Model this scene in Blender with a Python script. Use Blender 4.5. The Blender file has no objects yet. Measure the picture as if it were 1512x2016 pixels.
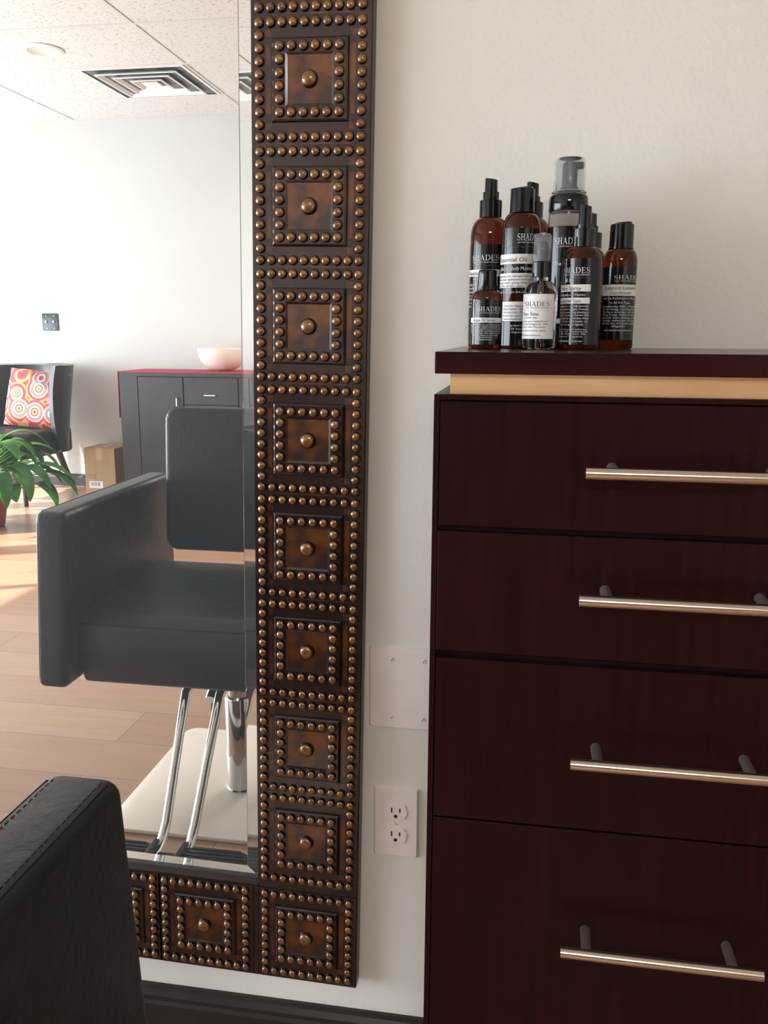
import bpy, bmesh, math, random
from mathutils import Vector, Matrix
random.seed(7)
S = bpy.context.scene
COL = S.collection
PI = math.pi

# ---------------------------------------------------------------- camera
CX, CY, CZ = 0.3094, -1.1815, 1.1630
YAW, PITCH, ROLL, FPX = 0.1649, 0.2038, 0.0058, 1715.6
FW = Vector((-math.sin(YAW) * math.cos(PITCH), math.cos(YAW) * math.cos(PITCH), -math.sin(PITCH)))
_r0 = Vector((math.cos(YAW), math.sin(YAW), 0)); _u0 = _r0.cross(FW)
RT = _r0 * math.cos(ROLL) + _u0 * math.sin(ROLL)
UP = -_r0 * math.sin(ROLL) + _u0 * math.cos(ROLL)
cam_d = bpy.data.cameras.new('camera'); cam = bpy.data.objects.new('camera', cam_d); COL.objects.link(cam)
cam_d.sensor_fit = 'HORIZONTAL'; cam_d.sensor_width = 36; cam_d.lens = FPX / 1512 * 36
cam_d.clip_start = 0.02; cam_d.clip_end = 100
cam.matrix_world = Matrix(((RT.x, UP.x, -FW.x, CX), (RT.y, UP.y, -FW.y, CY), (RT.z, UP.z, -FW.z, CZ), (0, 0, 0, 1)))
S.camera = cam
C0 = Vector((CX, CY, CZ))

def at(px, py, y):
    """point on the plane y = const seen at a photo pixel (used to measure the photo)"""
    d = FW + RT * ((px - 756) / FPX) - UP * ((py - 1008) / FPX)
    return C0 + d * ((y - CY) / d.y)

def pix(p):
    d = Vector(p) - C0; z = d.dot(FW)
    return 756 + FPX * d.dot(RT) / z, 1008 - FPX * d.dot(UP) / z

# ---------------------------------------------------------------- render look, world, lights
S.view_settings.view_transform = 'Standard'; S.view_settings.look = 'None'
S.view_settings.gamma = 1; S.view_settings.use_curve_mapping = False
S.view_settings.exposure = 0.04

W = bpy.data.worlds.new('world'); S.world = W; W.use_nodes = True
bg = W.node_tree.nodes['Background']
bg.inputs['Color'].default_value = (0.80, 0.90, 1.0, 1); bg.inputs['Strength'].default_value = 1.5

def light(name, kind, loc, energy, color=(1, 1, 1), direction=None, **kw):
    d = bpy.data.lights.new(name, kind); o = bpy.data.objects.new(name, d); COL.objects.link(o)
    o.location = loc; d.energy = energy; d.color = color
    for k, v in kw.items(): setattr(d, k, v)
    if direction: o.rotation_euler = Vector(direction).to_track_quat('-Z', 'Y').to_euler()
    return o

ROOM_L, ROOM_R, ROOM_B, CEIL = -4.9, 2.6, -4.93, 2.605
RECESS_L, RECESS_B = -1.0, -9.0
light('sun', 'SUN', (-8, 2, 6), 15, (1.0, 0.96, 0.90), (0.70, -0.36, -0.50), angle=0.01)
# sky through the left shop windows; the right-hand lamp is an added fill
light('window_daylight', 'AREA', (ROOM_L + 0.05, -2.35, 1.00), 270, (0.84, 0.92, 1.0), (1, 0, 0),
      shape='RECTANGLE', size=4.4, size_y=1.75)
light('right_fill', 'AREA', (ROOM_R - 0.1, -2.8, 1.0), 6, (1.0, 0.95, 0.90), (-1, 0.45, -0.02),
      shape='RECTANGLE', size=2.2, size_y=1.6)

# ---------------------------------------------------------------- materials
def newmat(name):
    m = bpy.data.materials.new(name); m.use_nodes = True
    return m, m.node_tree, m.node_tree.nodes['Principled BSDF']

def pmat(name, col, rough=0.5, metal=0.0, spec=0.5, coat=0.0, var=0.0, vscale=20, bump=0.0, bscale=100, stretch=None,
         trans=0.0, ior=1.45, col2=None, coat_rough=0.1):
    m, t, b = newmat(name); n = t.nodes; l = t.links
    b.inputs['Roughness'].default_value = rough; b.inputs['Metallic'].default_value = metal
    b.inputs['Specular IOR Level'].default_value = spec; b.inputs['Coat Weight'].default_value = coat
    b.inputs['Coat Roughness'].default_value = coat_rough
    b.inputs['Transmission Weight'].default_value = trans; b.inputs['IOR'].default_value = ior
    b.inputs['Base Color'].default_value = (*col, 1)
    tc = n.new('ShaderNodeTexCoord'); mp = n.new('ShaderNodeMapping'); l.new(tc.outputs['Object'], mp.inputs[0])
    if stretch: mp.inputs['Scale'].default_value = stretch
    nz = n.new('ShaderNodeTexNoise'); nz.inputs['Scale'].default_value = vscale; nz.inputs['Detail'].default_value = 5
    l.new(mp.outputs[0], nz.inputs['Vector'])
    rp = n.new('ShaderNodeValToRGB'); l.new(nz.outputs['Fac'], rp.inputs[0])
    c2 = col2 or tuple(min(1, c * (1 + var)) for c in col)
    c1 = col if col2 else tuple(c * (1 - var) for c in col)
    rp.color_ramp.elements[0].position = 0.35; rp.color_ramp.elements[1].position = 0.65
    rp.color_ramp.elements[0].color = (*c1, 1); rp.color_ramp.elements[1].color = (*c2, 1)
    if var or col2: l.new(rp.outputs[0], b.inputs['Base Color'])
    if bump:
        nb = n.new('ShaderNodeTexNoise'); nb.inputs['Scale'].default_value = bscale; nb.inputs['Detail'].default_value = 4
        l.new(mp.outputs[0], nb.inputs['Vector'])
        bp = n.new('ShaderNodeBump'); bp.inputs['Strength'].default_value = bump; bp.inputs['Distance'].default_value = 0.002
        l.new(nb.outputs['Fac'], bp.inputs['Height']); l.new(bp.outputs[0], b.inputs['Normal'])
    return m

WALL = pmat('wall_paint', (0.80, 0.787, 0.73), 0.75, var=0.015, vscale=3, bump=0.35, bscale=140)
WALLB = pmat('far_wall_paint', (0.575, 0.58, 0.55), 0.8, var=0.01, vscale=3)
RECESSM = pmat('added_dark_wall', (0.16, 0.11, 0.09), 0.7)
PLATE = pmat('painted_plate', (0.84, 0.785, 0.74), 0.42, var=0.02, vscale=30, bump=0.1, bscale=200)
DARKSLOT = pmat('dark_slot', (0.02, 0.015, 0.01), 0.7)
BASEB = pmat('espresso_paint', (0.022, 0.017, 0.016), 0.4, var=0.25, vscale=12, bump=0.2, bscale=60)
BURG = pmat('burgundy_veneer', (0.0170, 0.0029, 0.0038), 0.32, var=0.22, vscale=8, stretch=(14, 14, 0.5), bump=0.06, bscale=40, spec=0.18)
BURGH = pmat('burgundy_countertop', (0.030, 0.0055, 0.0062), 0.20, var=0.3, vscale=6, stretch=(0.6, 9, 9), spec=0.35)
MAPLE = pmat('maple_strip', (0.60, 0.34, 0.16), 0.42, vscale=7, stretch=(1, 6, 7), col2=(0.70, 0.43, 0.22))
STEEL = pmat('brushed_nickel', (0.64, 0.56, 0.47), 0.22, 1.0)
POSTM = pmat('satin_post_metal', (0.34, 0.28, 0.26), 0.4, 0.8)
CHROME = pmat('chrome', (0.62, 0.62, 0.61), 0.06, 1.0)
SATIN = pmat('satin_base_metal', (0.80, 0.72, 0.62), 0.45, 0.25, var=0.03, vscale=5)
def leather():
    m, t, b = newmat('black_leather'); n = t.nodes; l = t.links
    b.inputs['Base Color'].default_value = (0.013, 0.013, 0.014, 1); b.inputs['Roughness'].default_value = 0.42
    tc = n.new('ShaderNodeTexCoord')
    n1 = n.new('ShaderNodeTexNoise'); n1.inputs['Scale'].default_value = 26; n1.inputs['Detail'].default_value = 9; n1.inputs['Roughness'].default_value = .62; n1.inputs['Distortion'].default_value = 1.6
    n2 = n.new('ShaderNodeTexVoronoi'); n2.inputs['Scale'].default_value = 420; n2.feature = 'DISTANCE_TO_EDGE'
    for q in (n1, n2): l.new(tc.outputs['Object'], q.inputs['Vector'])
    b1 = n.new('ShaderNodeBump'); b1.inputs['Strength'].default_value = .55; b1.inputs['Distance'].default_value = .0035; l.new(n1.outputs['Fac'], b1.inputs['Height'])
    b2 = n.new('ShaderNodeBump'); b2.inputs['Strength'].default_value = .05; b2.inputs['Distance'].default_value = .0006; l.new(n2.outputs['Distance'], b2.inputs['Height'])
    l.new(b1.outputs[0], b2.inputs['Normal']); l.new(b2.outputs[0], b.inputs['Normal'])
    return m
LEATH = leather()
THREAD = pmat('seam_thread', (0.012, 0.012, 0.012), 0.7)
RUBBER = pmat('black_rubber', (0.015, 0.015, 0.016), 0.5, bump=0.2, bscale=100)
ESP = pmat('espresso_cabinet', (0.028, 0.024, 0.026), 0.45, var=0.2, vscale=8)
REDC = pmat('red_cloth', (0.42, 0.025, 0.045), 0.8, var=0.1, vscale=60, bump=0.3, bscale=400)
CARD = pmat('cardboard', (0.46, 0.30, 0.17), 0.8, var=0.05, vscale=20)
INK = pmat('dark_ink', (0.05, 0.035, 0.03), 0.8)
PAPER = pmat('white_paper', (0.85, 0.85, 0.83), 0.7)
LEAF = pmat('green_leaf', (0.035, 0.16, 0.025), 0.4, var=0.4, vscale=5, col2=(0.10, 0.30, 0.04))
STEM = pmat('green_stem', (0.10, 0.25, 0.05), 0.5)
POTM = pmat('red_glazed_pot', (0.40, 0.06, 0.03), 0.35)
SOIL = pmat('soil', (0.03, 0.02, 0.012), 0.9)
AMBER = pmat('amber_plastic', (0.15, 0.028, 0.010), 0.06, trans=0.80, ior=1.40)
AMBERD = pmat('dark_amber_liquid', (0.050, 0.010, 0.008), 0.08, trans=0.25, ior=1.40)
CLEARW = pmat('clear_smoke_plastic', (0.60, 0.55, 0.55), 0.10, trans=0.9, ior=1.2)
CLEAR = pmat('clear_glass', (0.90, 0.92, 0.92), 0.02, trans=1.0, ior=1.38)
FROST = pmat('clear_cap_plastic', (0.93, 0.94, 0.96), 0.05, trans=0.96, ior=1.10)
BLKP = pmat('black_gloss_plastic', (0.006, 0.006, 0.008), 0.09, spec=0.55)
LABK = pmat('black_label', (0.008, 0.0075, 0.009), 0.13, spec=0.5)
LABW = pmat('white_label', (0.74, 0.73, 0.72), 0.4)
INKW = pmat('white_lettering', (0.66, 0.65, 0.64), 0.5)
INKG = pmat('grey_line_drawing', (0.10, 0.10, 0.10), 0.5)
INKL = pmat('pale_line_drawing', (0.42, 0.42, 0.42), 0.5)
INKB = pmat('black_lettering', (0.06, 0.05, 0.06), 0.5)
BOWL = pmat('cream_ceramic', (0.80, 0.72, 0.64), 0.3, bump=0.2, bscale=60)
TBAR = pmat('ceiling_grid_paint', (0.62, 0.61, 0.59), 0.5)
VENTM = pmat('vent_white_metal', (0.78, 0.78, 0.76), 0.3, 0.0)
VENTD = pmat('vent_duct_dark', (0.10, 0.11, 0.11), 0.35, 0.6, var=0.6, vscale=14)
FRAMEB = pmat('frame_edge_dark', (0.035, 0.022, 0.018), 0.35, 0.3, var=0.3, vscale=30, spec=0.5)
ALU = pmat('window_frame_metal', (0.12, 0.11, 0.10), 0.4, 0.5)
WHITEP = pmat('white_plastic', (0.8, 0.8, 0.8), 0.4)

def bronze(name, dark, lite, lo, hi, rough):
    m, t, b = newmat(name); n = t.nodes; l = t.links
    b.inputs['Metallic'].default_value = 0.55; b.inputs['Roughness'].default_value = rough
    b.inputs['Coat Weight'].default_value = 1.0; b.inputs['Coat Roughness'].default_value = 0.14
    g = n.new('ShaderNodeTexCoord')
    z1 = n.new('ShaderNodeTexNoise'); z1.inputs['Scale'].default_value = 26; z1.inputs['Detail'].default_value = 6
    l.new(g.outputs['Object'], z1.inputs['Vector'])
    rp = n.new('ShaderNodeValToRGB'); rp.color_ramp.elements[0].position = lo; rp.color_ramp.elements[1].position = hi
    rp.color_ramp.elements[0].color = (*dark, 1); rp.color_ramp.elements[1].color = (*lite, 1)
    l.new(z1.outputs['Fac'], rp.inputs[0]); l.new(rp.outputs[0], b.inputs['Base Color'])
    return m
BRZ = bronze('bronze_patina', (0.026, 0.013, 0.011), (0.085, 0.027, 0.011), 0.48, 0.75, 0.36)
BRZP = bronze('bronze_worn_patch', (0.045, 0.019, 0.014), (0.18, 0.058, 0.013), 0.38, 0.64, 0.38)
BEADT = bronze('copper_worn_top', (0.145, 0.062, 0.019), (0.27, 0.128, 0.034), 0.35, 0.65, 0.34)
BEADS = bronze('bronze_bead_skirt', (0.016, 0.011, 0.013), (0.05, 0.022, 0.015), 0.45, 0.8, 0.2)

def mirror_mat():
    m = bpy.data.materials.new('mirror_silver_hazed'); m.use_nodes = True; t = m.node_tree; n = t.nodes; l = t.links
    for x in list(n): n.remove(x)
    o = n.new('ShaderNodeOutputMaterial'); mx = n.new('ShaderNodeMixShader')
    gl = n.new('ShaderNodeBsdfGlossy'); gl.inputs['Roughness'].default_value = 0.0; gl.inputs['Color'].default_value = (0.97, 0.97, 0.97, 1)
    df = n.new('ShaderNodeBsdfDiffuse'); df.inputs['Color'].default_value = (0.78, 0.91, 1.0, 1)  # bluish diffuse film stands in for lens haze, with denser specks
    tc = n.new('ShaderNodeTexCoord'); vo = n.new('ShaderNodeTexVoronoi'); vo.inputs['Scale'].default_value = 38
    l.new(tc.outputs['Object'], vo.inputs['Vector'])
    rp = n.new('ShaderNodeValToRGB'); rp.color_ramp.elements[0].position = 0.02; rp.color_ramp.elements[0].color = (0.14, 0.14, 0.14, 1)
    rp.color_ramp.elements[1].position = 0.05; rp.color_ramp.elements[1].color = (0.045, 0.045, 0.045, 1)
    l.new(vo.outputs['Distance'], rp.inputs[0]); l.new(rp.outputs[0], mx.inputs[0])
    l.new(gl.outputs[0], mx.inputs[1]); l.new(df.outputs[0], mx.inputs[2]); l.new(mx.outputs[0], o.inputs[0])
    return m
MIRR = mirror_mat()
m_, t_, b_ = newmat('mirror_silver_back'); b_.inputs['Metallic'].default_value = 1; b_.inputs['Roughness'].default_value = 0.0
b_.inputs['Base Color'].default_value = (0.96, 0.96, 0.96, 1); MBACK = m_
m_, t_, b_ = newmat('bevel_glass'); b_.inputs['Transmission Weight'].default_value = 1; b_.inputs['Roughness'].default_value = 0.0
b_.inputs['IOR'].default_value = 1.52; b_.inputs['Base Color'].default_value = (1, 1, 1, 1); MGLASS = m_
_dm = t_.nodes.new('ShaderNodeMixShader'); _dd = t_.nodes.new('ShaderNodeBsdfDiffuse'); _dd.inputs['Color'].default_value = (0.78, 0.91, 1.0, 1)  # the bevel gets the same film in place of lens haze
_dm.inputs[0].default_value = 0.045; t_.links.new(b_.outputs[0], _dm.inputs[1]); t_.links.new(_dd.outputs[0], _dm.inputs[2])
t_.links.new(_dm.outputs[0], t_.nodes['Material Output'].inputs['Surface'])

def floor_mat():
    m, t, b = newmat('laminate_floor'); n = t.nodes; l = t.links
    tc = n.new('ShaderNodeTexCoord')
    br = n.new('ShaderNodeTexBrick'); br.offset = 0.37; br.inputs['Scale'].default_value = 1
    br.inputs['Brick Width'].default_value = 1.25; br.inputs['Row Height'].default_value = 0.2
    br.inputs['Mortar Size'].default_value = 0.0012; br.inputs['Mortar Smooth'].default_value = 0.0
    br.inputs['Color1'].default_value = (0.47, 0.27, 0.165, 1); br.inputs['Color2'].default_value = (0.35, 0.19, 0.112, 1)
    br.inputs['Mortar'].default_value = (0.16, 0.09, 0.06, 1)
    mp = n.new('ShaderNodeMapping'); mp.inputs['Location'].default_value = (0.37, 0.018, 0)
    l.new(tc.outputs['Object'], mp.inputs[0]); l.new(mp.outputs[0], br.inputs['Vector'])
    m2 = n.new('ShaderNodeMapping'); m2.inputs['Scale'].default_value = (1.2, 14, 1); l.new(tc.outputs['Object'], m2.inputs[0])
    nz = n.new('ShaderNodeTexNoise'); nz.inputs['Scale'].default_value = 3; nz.inputs['Detail'].default_value = 6; l.new(m2.outputs[0], nz.inputs['Vector'])
    mx = n.new('ShaderNodeMix'); mx.data_type = 'RGBA'; mx.blend_type = 'MULTIPLY'; mx.inputs[0].default_value = 0.35
    l.new(br.outputs['Color'], mx.inputs[6])
    rp = n.new('ShaderNodeValToRGB'); rp.color_ramp.elements[0].color = (0.6, 0.6, 0.6, 1); rp.color_ramp.elements[0].position = 0.3
    rp.color_ramp.elements[1].position = 0.7
    l.new(nz.outputs['Fac'], rp.inputs[0]); l.new(rp.outputs[0], mx.inputs[7]); l.new(mx.outputs[2], b.inputs['Base Color'])
    b.inputs['Roughness'].default_value = 0.33
    return m
FLOORM = floor_mat()

def ceil_mat():
    m, t, b = newmat('acoustic_ceiling_tile'); n = t.nodes; l = t.links
    tc = n.new('ShaderNodeTexCoord'); mp = n.new('ShaderNodeMapping'); mp.inputs['Scale'].default_value = (1, 2.3, 1)
    mp.inputs['Rotation'].default_value = (0, 0, 0.5)
    l.new(tc.outputs['Object'], mp.inputs[0])
    nz = n.new('ShaderNodeTexNoise'); nz.inputs['Scale'].default_value = 46; nz.inputs['Detail'].default_value = 2.5
    l.new(mp.outputs[0], nz.inputs['Vector'])
    rp = n.new('ShaderNodeValToRGB'); rp.color_ramp.elements[0].position = 0.35; rp.color_ramp.elements[0].color = (0.34, 0.33, 0.30, 1)
    rp.color_ramp.elements[1].position = 0.375; rp.color_ramp.elements[1].color = (0.66, 0.66, 0.62, 1)
    l.new(nz.outputs['Fac'], rp.inputs[0]); l.new(rp.outputs[0], b.inputs['Base Color']); b.inputs['Roughness'].default_value = 0.9
    return m
CEILM = ceil_mat()

def pillow_mat():
    m, t, b = newmat('medallion_cotton'); n = t.nodes; l = t.links
    tc = n.new('ShaderNodeTexCoord'); mp = n.new('ShaderNodeMapping'); mp.inputs['Scale'].default_value = (1, 0.0, 1)
    l.new(tc.outputs['Object'], mp.inputs[0])
    vo = n.new('ShaderNodeTexVoronoi'); vo.inputs['Scale'].default_value = 7.5; vo.inputs['Randomness'].default_value = 0.55
    l.new(mp.outputs[0], vo.inputs['Vector'])
    rp = n.new('ShaderNodeValToRGB'); e = rp.color_ramp; e.interpolation = 'CONSTANT'
    cols = [(0, (0.03, 0.10, 0.16)), (0.07, (0.75, 0.45, 0.15)), (0.16, (0.55, 0.05, 0.06)), (0.22, (0.75, 0.68, 0.5)), (0.30, (0.10, 0.32, 0.38)),
            (0.36, (0.70, 0.25, 0.10)), (0.44, (0.75, 0.66, 0.50)), (0.50, (0.50, 0.05, 0.07)), (0.62, (0.72, 0.42, 0.12)), (0.70, (0.50, 0.04, 0.05))]
    cols = [(p, tuple(v * k for v, k in zip(c, (.62, .50, .62)))) for p, c in cols]
    e.elements[0].position = 0; e.elements[0].color = (*cols[0][1], 1); e.elements[1].position = cols[1][0]; e.elements[1].color = (*cols[1][1], 1)
    for p, c in cols[2:]:
        q = e.elements.new(p); q.color = (*c, 1)
    l.new(vo.outputs['Distance'], rp.inputs[0]); l.new(rp.outputs[0], b.inputs['Base Color']); b.inputs['Roughness'].default_value = 0.85
    return m
PILLOW = pillow_mat()

# ---------------------------------------------------------------- mesh helpers
def box(bm, x0, x1, y0, y1, z0, z1, bev=0.0, seg=2, mi=0):
    v = [bm.verts.new((x, y, z)) for x in (x0, x1) for y in (y0, y1) for z in (z0, z1)]
    fs = [(0, 1, 3, 2), (4, 6, 7, 5), (0, 4, 5, 1), (2, 3, 7, 6), (0, 2, 6, 4), (1, 5, 7, 3)]
    ff = [bm.faces.new([v[i] for i in f]) for f in fs]
    for f in ff: f.material_index = mi
    if bev:
        es = list({e for f in ff for e in f.edges})
        r = bmesh.ops.bevel(bm, geom=es, offset=bev, segments=seg, profile=0.5, affect='EDGES')
        for f in r['faces']: f.material_index = mi
    return v

def prism(bm, pts, axis, a0, a1, bev=0.0, seg=3, mi=0):
    """extrude a closed polygon; pts are the two other coordinates in cyclic axis order"""
    def P(p, a):
        return {'x': (a, p[0], p[1]), 'y': (p[0], a, p[1]), 'z': (p[0], p[1], a)}[axis]
    A = [bm.verts.new(P(p, a0)) for p in pts]; B = [bm.verts.new(P(p, a1)) for p in pts]; n = len(pts)
    ff = [bm.faces.new(A), bm.faces.new(B[::-1])] + [bm.faces.new((A[(i + 1) % n], A[i], B[i], B[(i + 1) % n])) for i in range(n)]
    for f in ff: f.material_index = mi
    bmesh.ops.recalc_face_normals(bm, faces=ff)
    if bev:
        r = bmesh.ops.bevel(bm, geom=list({e for f in ff for e in f.edges}), offset=bev, segments=seg, profile=0.5, affect='EDGES')
        for f in r['faces']: f.material_index = mi

def rrect(w, h, r, n=5, cx=0, cy=0):
    out = []
    for sx, sy, a in ((1, 1, 0), (-1, 1, 90), (-1, -1, 180), (1, -1, 270)):
        for k in range(n + 1):
            t = math.radians(a + 90 * k / n)
            out.append((cx + sx * (w / 2 - r) + r * math.cos(t), cy + sy * (h / 2 - r) + r * math.sin(t)))
    return out

def tube(bm, pts, r, seg=12, cap=True, mi=0):
    pts = [Vector(p) for p in pts]; rings = []
    n = len(pts); up = Vector((0, 0, 1))
    d0 = (pts[1] - pts[0]).normalized()
    if abs(d0.dot(up)) > 0.9: up = Vector((1, 0, 0))
    for i, p in enumerate(pts):
        if i == 0: d = pts[1] - pts[0]
        elif i == n - 1: d = pts[-1] - pts[-2]
        else: d = (pts[i + 1] - pts[i]).normalized() + (pts[i] - pts[i - 1]).normalized()
        d.normalize(); s = d.cross(up).normalized(); u = s.cross(d)
        rr = r[i] if isinstance(r, (list, tuple)) else r
        rings.append([bm.verts.new(p + s * rr * math.cos(2 * PI * k / seg) + u * rr * math.sin(2 * PI * k / seg)) for k in range(seg)])
    for a, b in zip(rings, rings[1:]):
        for k in range(seg):
            f = bm.faces.new((a[k], a[(k + 1) % seg], b[(k + 1) % seg], b[k])); f.smooth = True; f.material_index = mi
    if cap:
        for q in (rings[0][::-1], rings[-1]):
            f = bm.faces.new(q); f.material_index = mi

def lathe(bm, prof, seg=40, c=(0, 0), mi=0, close=True):
    """prof: list of (r, z) bottom to top"""
    rings = []
    for r, z in prof:
        if r < 1e-6: rings.append([bm.verts.new((c[0], c[1], z))])
        else: rings.append([bm.verts.new((c[0] + r * math.cos(2 * PI * k / seg), c[1] + r * math.sin(2 * PI * k / seg), z)) for k in range(seg)])
    for a, b in zip(rings, rings[1:]):
        for k in range(seg):
            k2 = (k + 1) % seg
            if len(a) == 1 and len(b) == 1: continue
            if len(a) == 1: f = bm.faces.new((a[0], b[k2], b[k]))
            elif len(b) == 1: f = bm.faces.new((a[k], a[k2], b[0]))
            else: f = bm.faces.new((a[k], a[k2], b[k2], b[k]))
            f.smooth = True; f.material_index = mi
    if close:
        if len(rings[0]) > 1: bm.faces.new(rings[0][::-1]).material_index = mi
        if len(rings[-1]) > 1: bm.faces.new(rings[-1]).material_index = mi

def obj(name, bm, mats, parent=None, smooth=None, loc=None, label=None):
    me = bpy.data.meshes.new(name); bm.to_mesh(me); bm.free()
    for m in (mats if isinstance(mats, (list, tuple)) else [mats]): me.materials.append(m)
    if smooth is not None:
        me.polygons.foreach_set('use_smooth', [True] * len(me.polygons))
        me.set_sharp_from_angle(angle=math.radians(smooth))
    o = bpy.data.objects.new(name, me); COL.objects.link(o)
    if parent: o.parent = parent
    if loc: o.location = loc
    if label: o['label'] = label
    return o

def thing(name, label, cat, loc=(0, 0, 0), rot=(0, 0, 0), group=None):
    o = bpy.data.objects.new(name, None); COL.objects.link(o); o.location = loc; o.rotation_euler = rot
    o.empty_display_size = 0.05
    return tag(o, label, cat, group)

def tag(o, label, cat, group=None):
    o['label'] = label; o['category'] = cat
    if group: o['group'] = group
    return o

def struct(name, bm, m):
    o = obj(name, bm, m); o['kind'] = 'structure'; return o

def copyto(o, parent, loc=None):
    c = o.copy(); COL.objects.link(c); c.parent = parent
    if loc is not None: c.location = loc
    return c

NB = bmesh.new
Z0 = 0.245                       # floor lies 0.245 below the survey origin
MY = -0.0135                     # plane of the mirror
def V(x, vy, z): return Vector((x, -vy + 2 * MY, z + Z0))   # a place measured in the mirror, put where it really stands

# ---------------------------------------------------------------- the room
b = NB(); box(b, ROOM_L - .2, ROOM_R + .2, RECESS_B - .2, 0.2, -0.1, 0); struct('floor', b, FLOORM)
b = NB(); box(b, ROOM_L - .2, ROOM_R + .2, RECESS_B - .2, 0.2, CEIL, CEIL + .1); struct('ceiling', b, CEILM)
b = NB(); box(b, ROOM_L - .2, ROOM_R + .2, 0, 0.15, 0, CEIL); struct('wall_front', b, WALL)
b = NB(); box(b, ROOM_L - .2, RECESS_L, ROOM_B - .15, ROOM_B, 0, CEIL); box(b, RECESS_L - .15, RECESS_L, RECESS_B, ROOM_B - .15, 0, CEIL); struct('wall_back', b, WALLB)
# unseen dark recess added behind the camera to darken reflections in glossy fronts
b = NB(); box(b, RECESS_L - .15, ROOM_R + .15, RECESS_B - .15, RECESS_B, 0, CEIL); struct('wall_rear_added', b, RECESSM)
b = NB(); box(b, ROOM_R, ROOM_R + .15, RECESS_B, 0, 0, CEIL); struct('wall_right', b, WALLB)
# left wall: low sill, header and piers between three shop windows
WZ0, WZ1 = 0.12, 2.25
piers = [(-0.08, 0), (-1.75, -1.63), (-3.2, -3.08), (ROOM_B, -4.72)]
b = NB(); box(b, ROOM_L - .15, ROOM_L, ROOM_B, 0, 0, WZ0); box(b, ROOM_L - .15, ROOM_L, ROOM_B, 0, WZ1, CEIL)
for y0, y1 in piers: box(b, ROOM_L - .15, ROOM_L, y0, y1, WZ0, WZ1)
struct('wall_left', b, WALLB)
for i, (y0, y1) in enumerate([(-1.63, -0.08), (-3.08, -1.75), (-4.72, -3.2)]):
    b = NB()
    for a, c in ((y0, y0 + .04), (y1 - .04, y1), ((y0 + y1) / 2 - .02, (y0 + y1) / 2 + .02)): box(b, ROOM_L - .11, ROOM_L - .05, a, c, WZ0, WZ1)
    for a, c in ((WZ0, WZ0 + .04), (WZ1 - .04, WZ1), (0.95, 0.99)): box(b, ROOM_L - .11, ROOM_L - .05, y0, y1, a, c)
    struct('window_%d' % (i + 1), b, ALU)

def baseboard(name, f):
    # moulded profile, distance from wall / height
    prof = [(0, 0), (.016, 0), (.016, .074), (.013, .080), (.0135, .088), (.008, .096), (.006, .103), (0, .103)]
    b = NB(); f(b, prof); bmesh.ops.recalc_face_normals(b, faces=b.faces); struct(name, b, BASEB)
baseboard('baseboard_front', lambda b, p: prism(b, [(-d, z) for d, z in p], 'x', ROOM_L, ROOM_R))
baseboard('baseboard_back', lambda b, p: prism(b, [(ROOM_B + d, z * 0.9) for d, z in p], 'x', ROOM_L, RECESS_L))

# suspended ceiling grid
GY0 = -(3.12) + 2 * MY; GX0 = -1.645
b = NB()
y = GY0 + 0.64 * 5
while y > ROOM_B:
    if y < -0.02: box(b, ROOM_L, ROOM_R, y - .011, y + .011, CEIL - .003, CEIL + .001)
    y -= 0.64
for k in range(-2, 4):
    x = GX0 + 1.28 * k
    if ROOM_L < x < ROOM_R: box(b, x - .011, x + .011, ROOM_B, 0, CEIL - .0035, CEIL + .001)
box(b, ROOM_L, ROOM_R, ROOM_B, ROOM_B + .022, CEIL - .003, CEIL + .001)
struct('trim_1', b, TBAR)

# ceiling air diffuser
vx0, vx1 = GX0 - 0.64, GX0 - 0.012; vy0, vy1 = GY0 - 0.64 * 2 + .012, GY0 - 0.64 - .012
vt = thing('ceiling_vent', 'square white louvred air vent set in the speckled tile ceiling', 'vent', ((vx0 + vx1) / 2, (vy0 + vy1) / 2, CEIL))
vh = (vx1 - vx0) / 2; vk = (vy1 - vy0) / 2
def sqring(b, h0, z0, h1, z1, ky=vk / vh, mi=0):
    A = [b.verts.new((sx * h0, sy * h0 * ky, z0)) for sx, sy in ((-1, -1), (1, -1), (1, 1), (-1, 1))]
    B = [b.verts.new((sx * h1, sy * h1 * ky, z1)) for sx, sy in ((-1, -1), (1, -1), (1, 1), (-1, 1))]
    for k in range(4):
        f = b.faces.new((A[k], A[(k + 1) % 4], B[(k + 1) % 4], B[k])); f.material_index = mi
b = NB(); sqring(b, vh, -.008, vh - .016, -.008); sqring(b, vh, -.001, vh, -.008); obj('outer_frame', b, VENTM, vt)
b = NB(); box(b, -vh + .01, vh - .01, -vk + .01, vk - .01, -.003, -.001); obj('backing', b, VENTD, vt)
for k in range(3):
    h = vh - .075 - k * .075
    b = NB(); sqring(b, h + .010, -.019, h, -.021); sqring(b, h, -.021, h - .020, -.006); sqring(b, h + .010, -.019, h + .008, -.014)
    if k == 2: box(b, -.05, .05, -.05, .05, -.018, -.014)
    obj('louvre', b, VENTM, vt)

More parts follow.
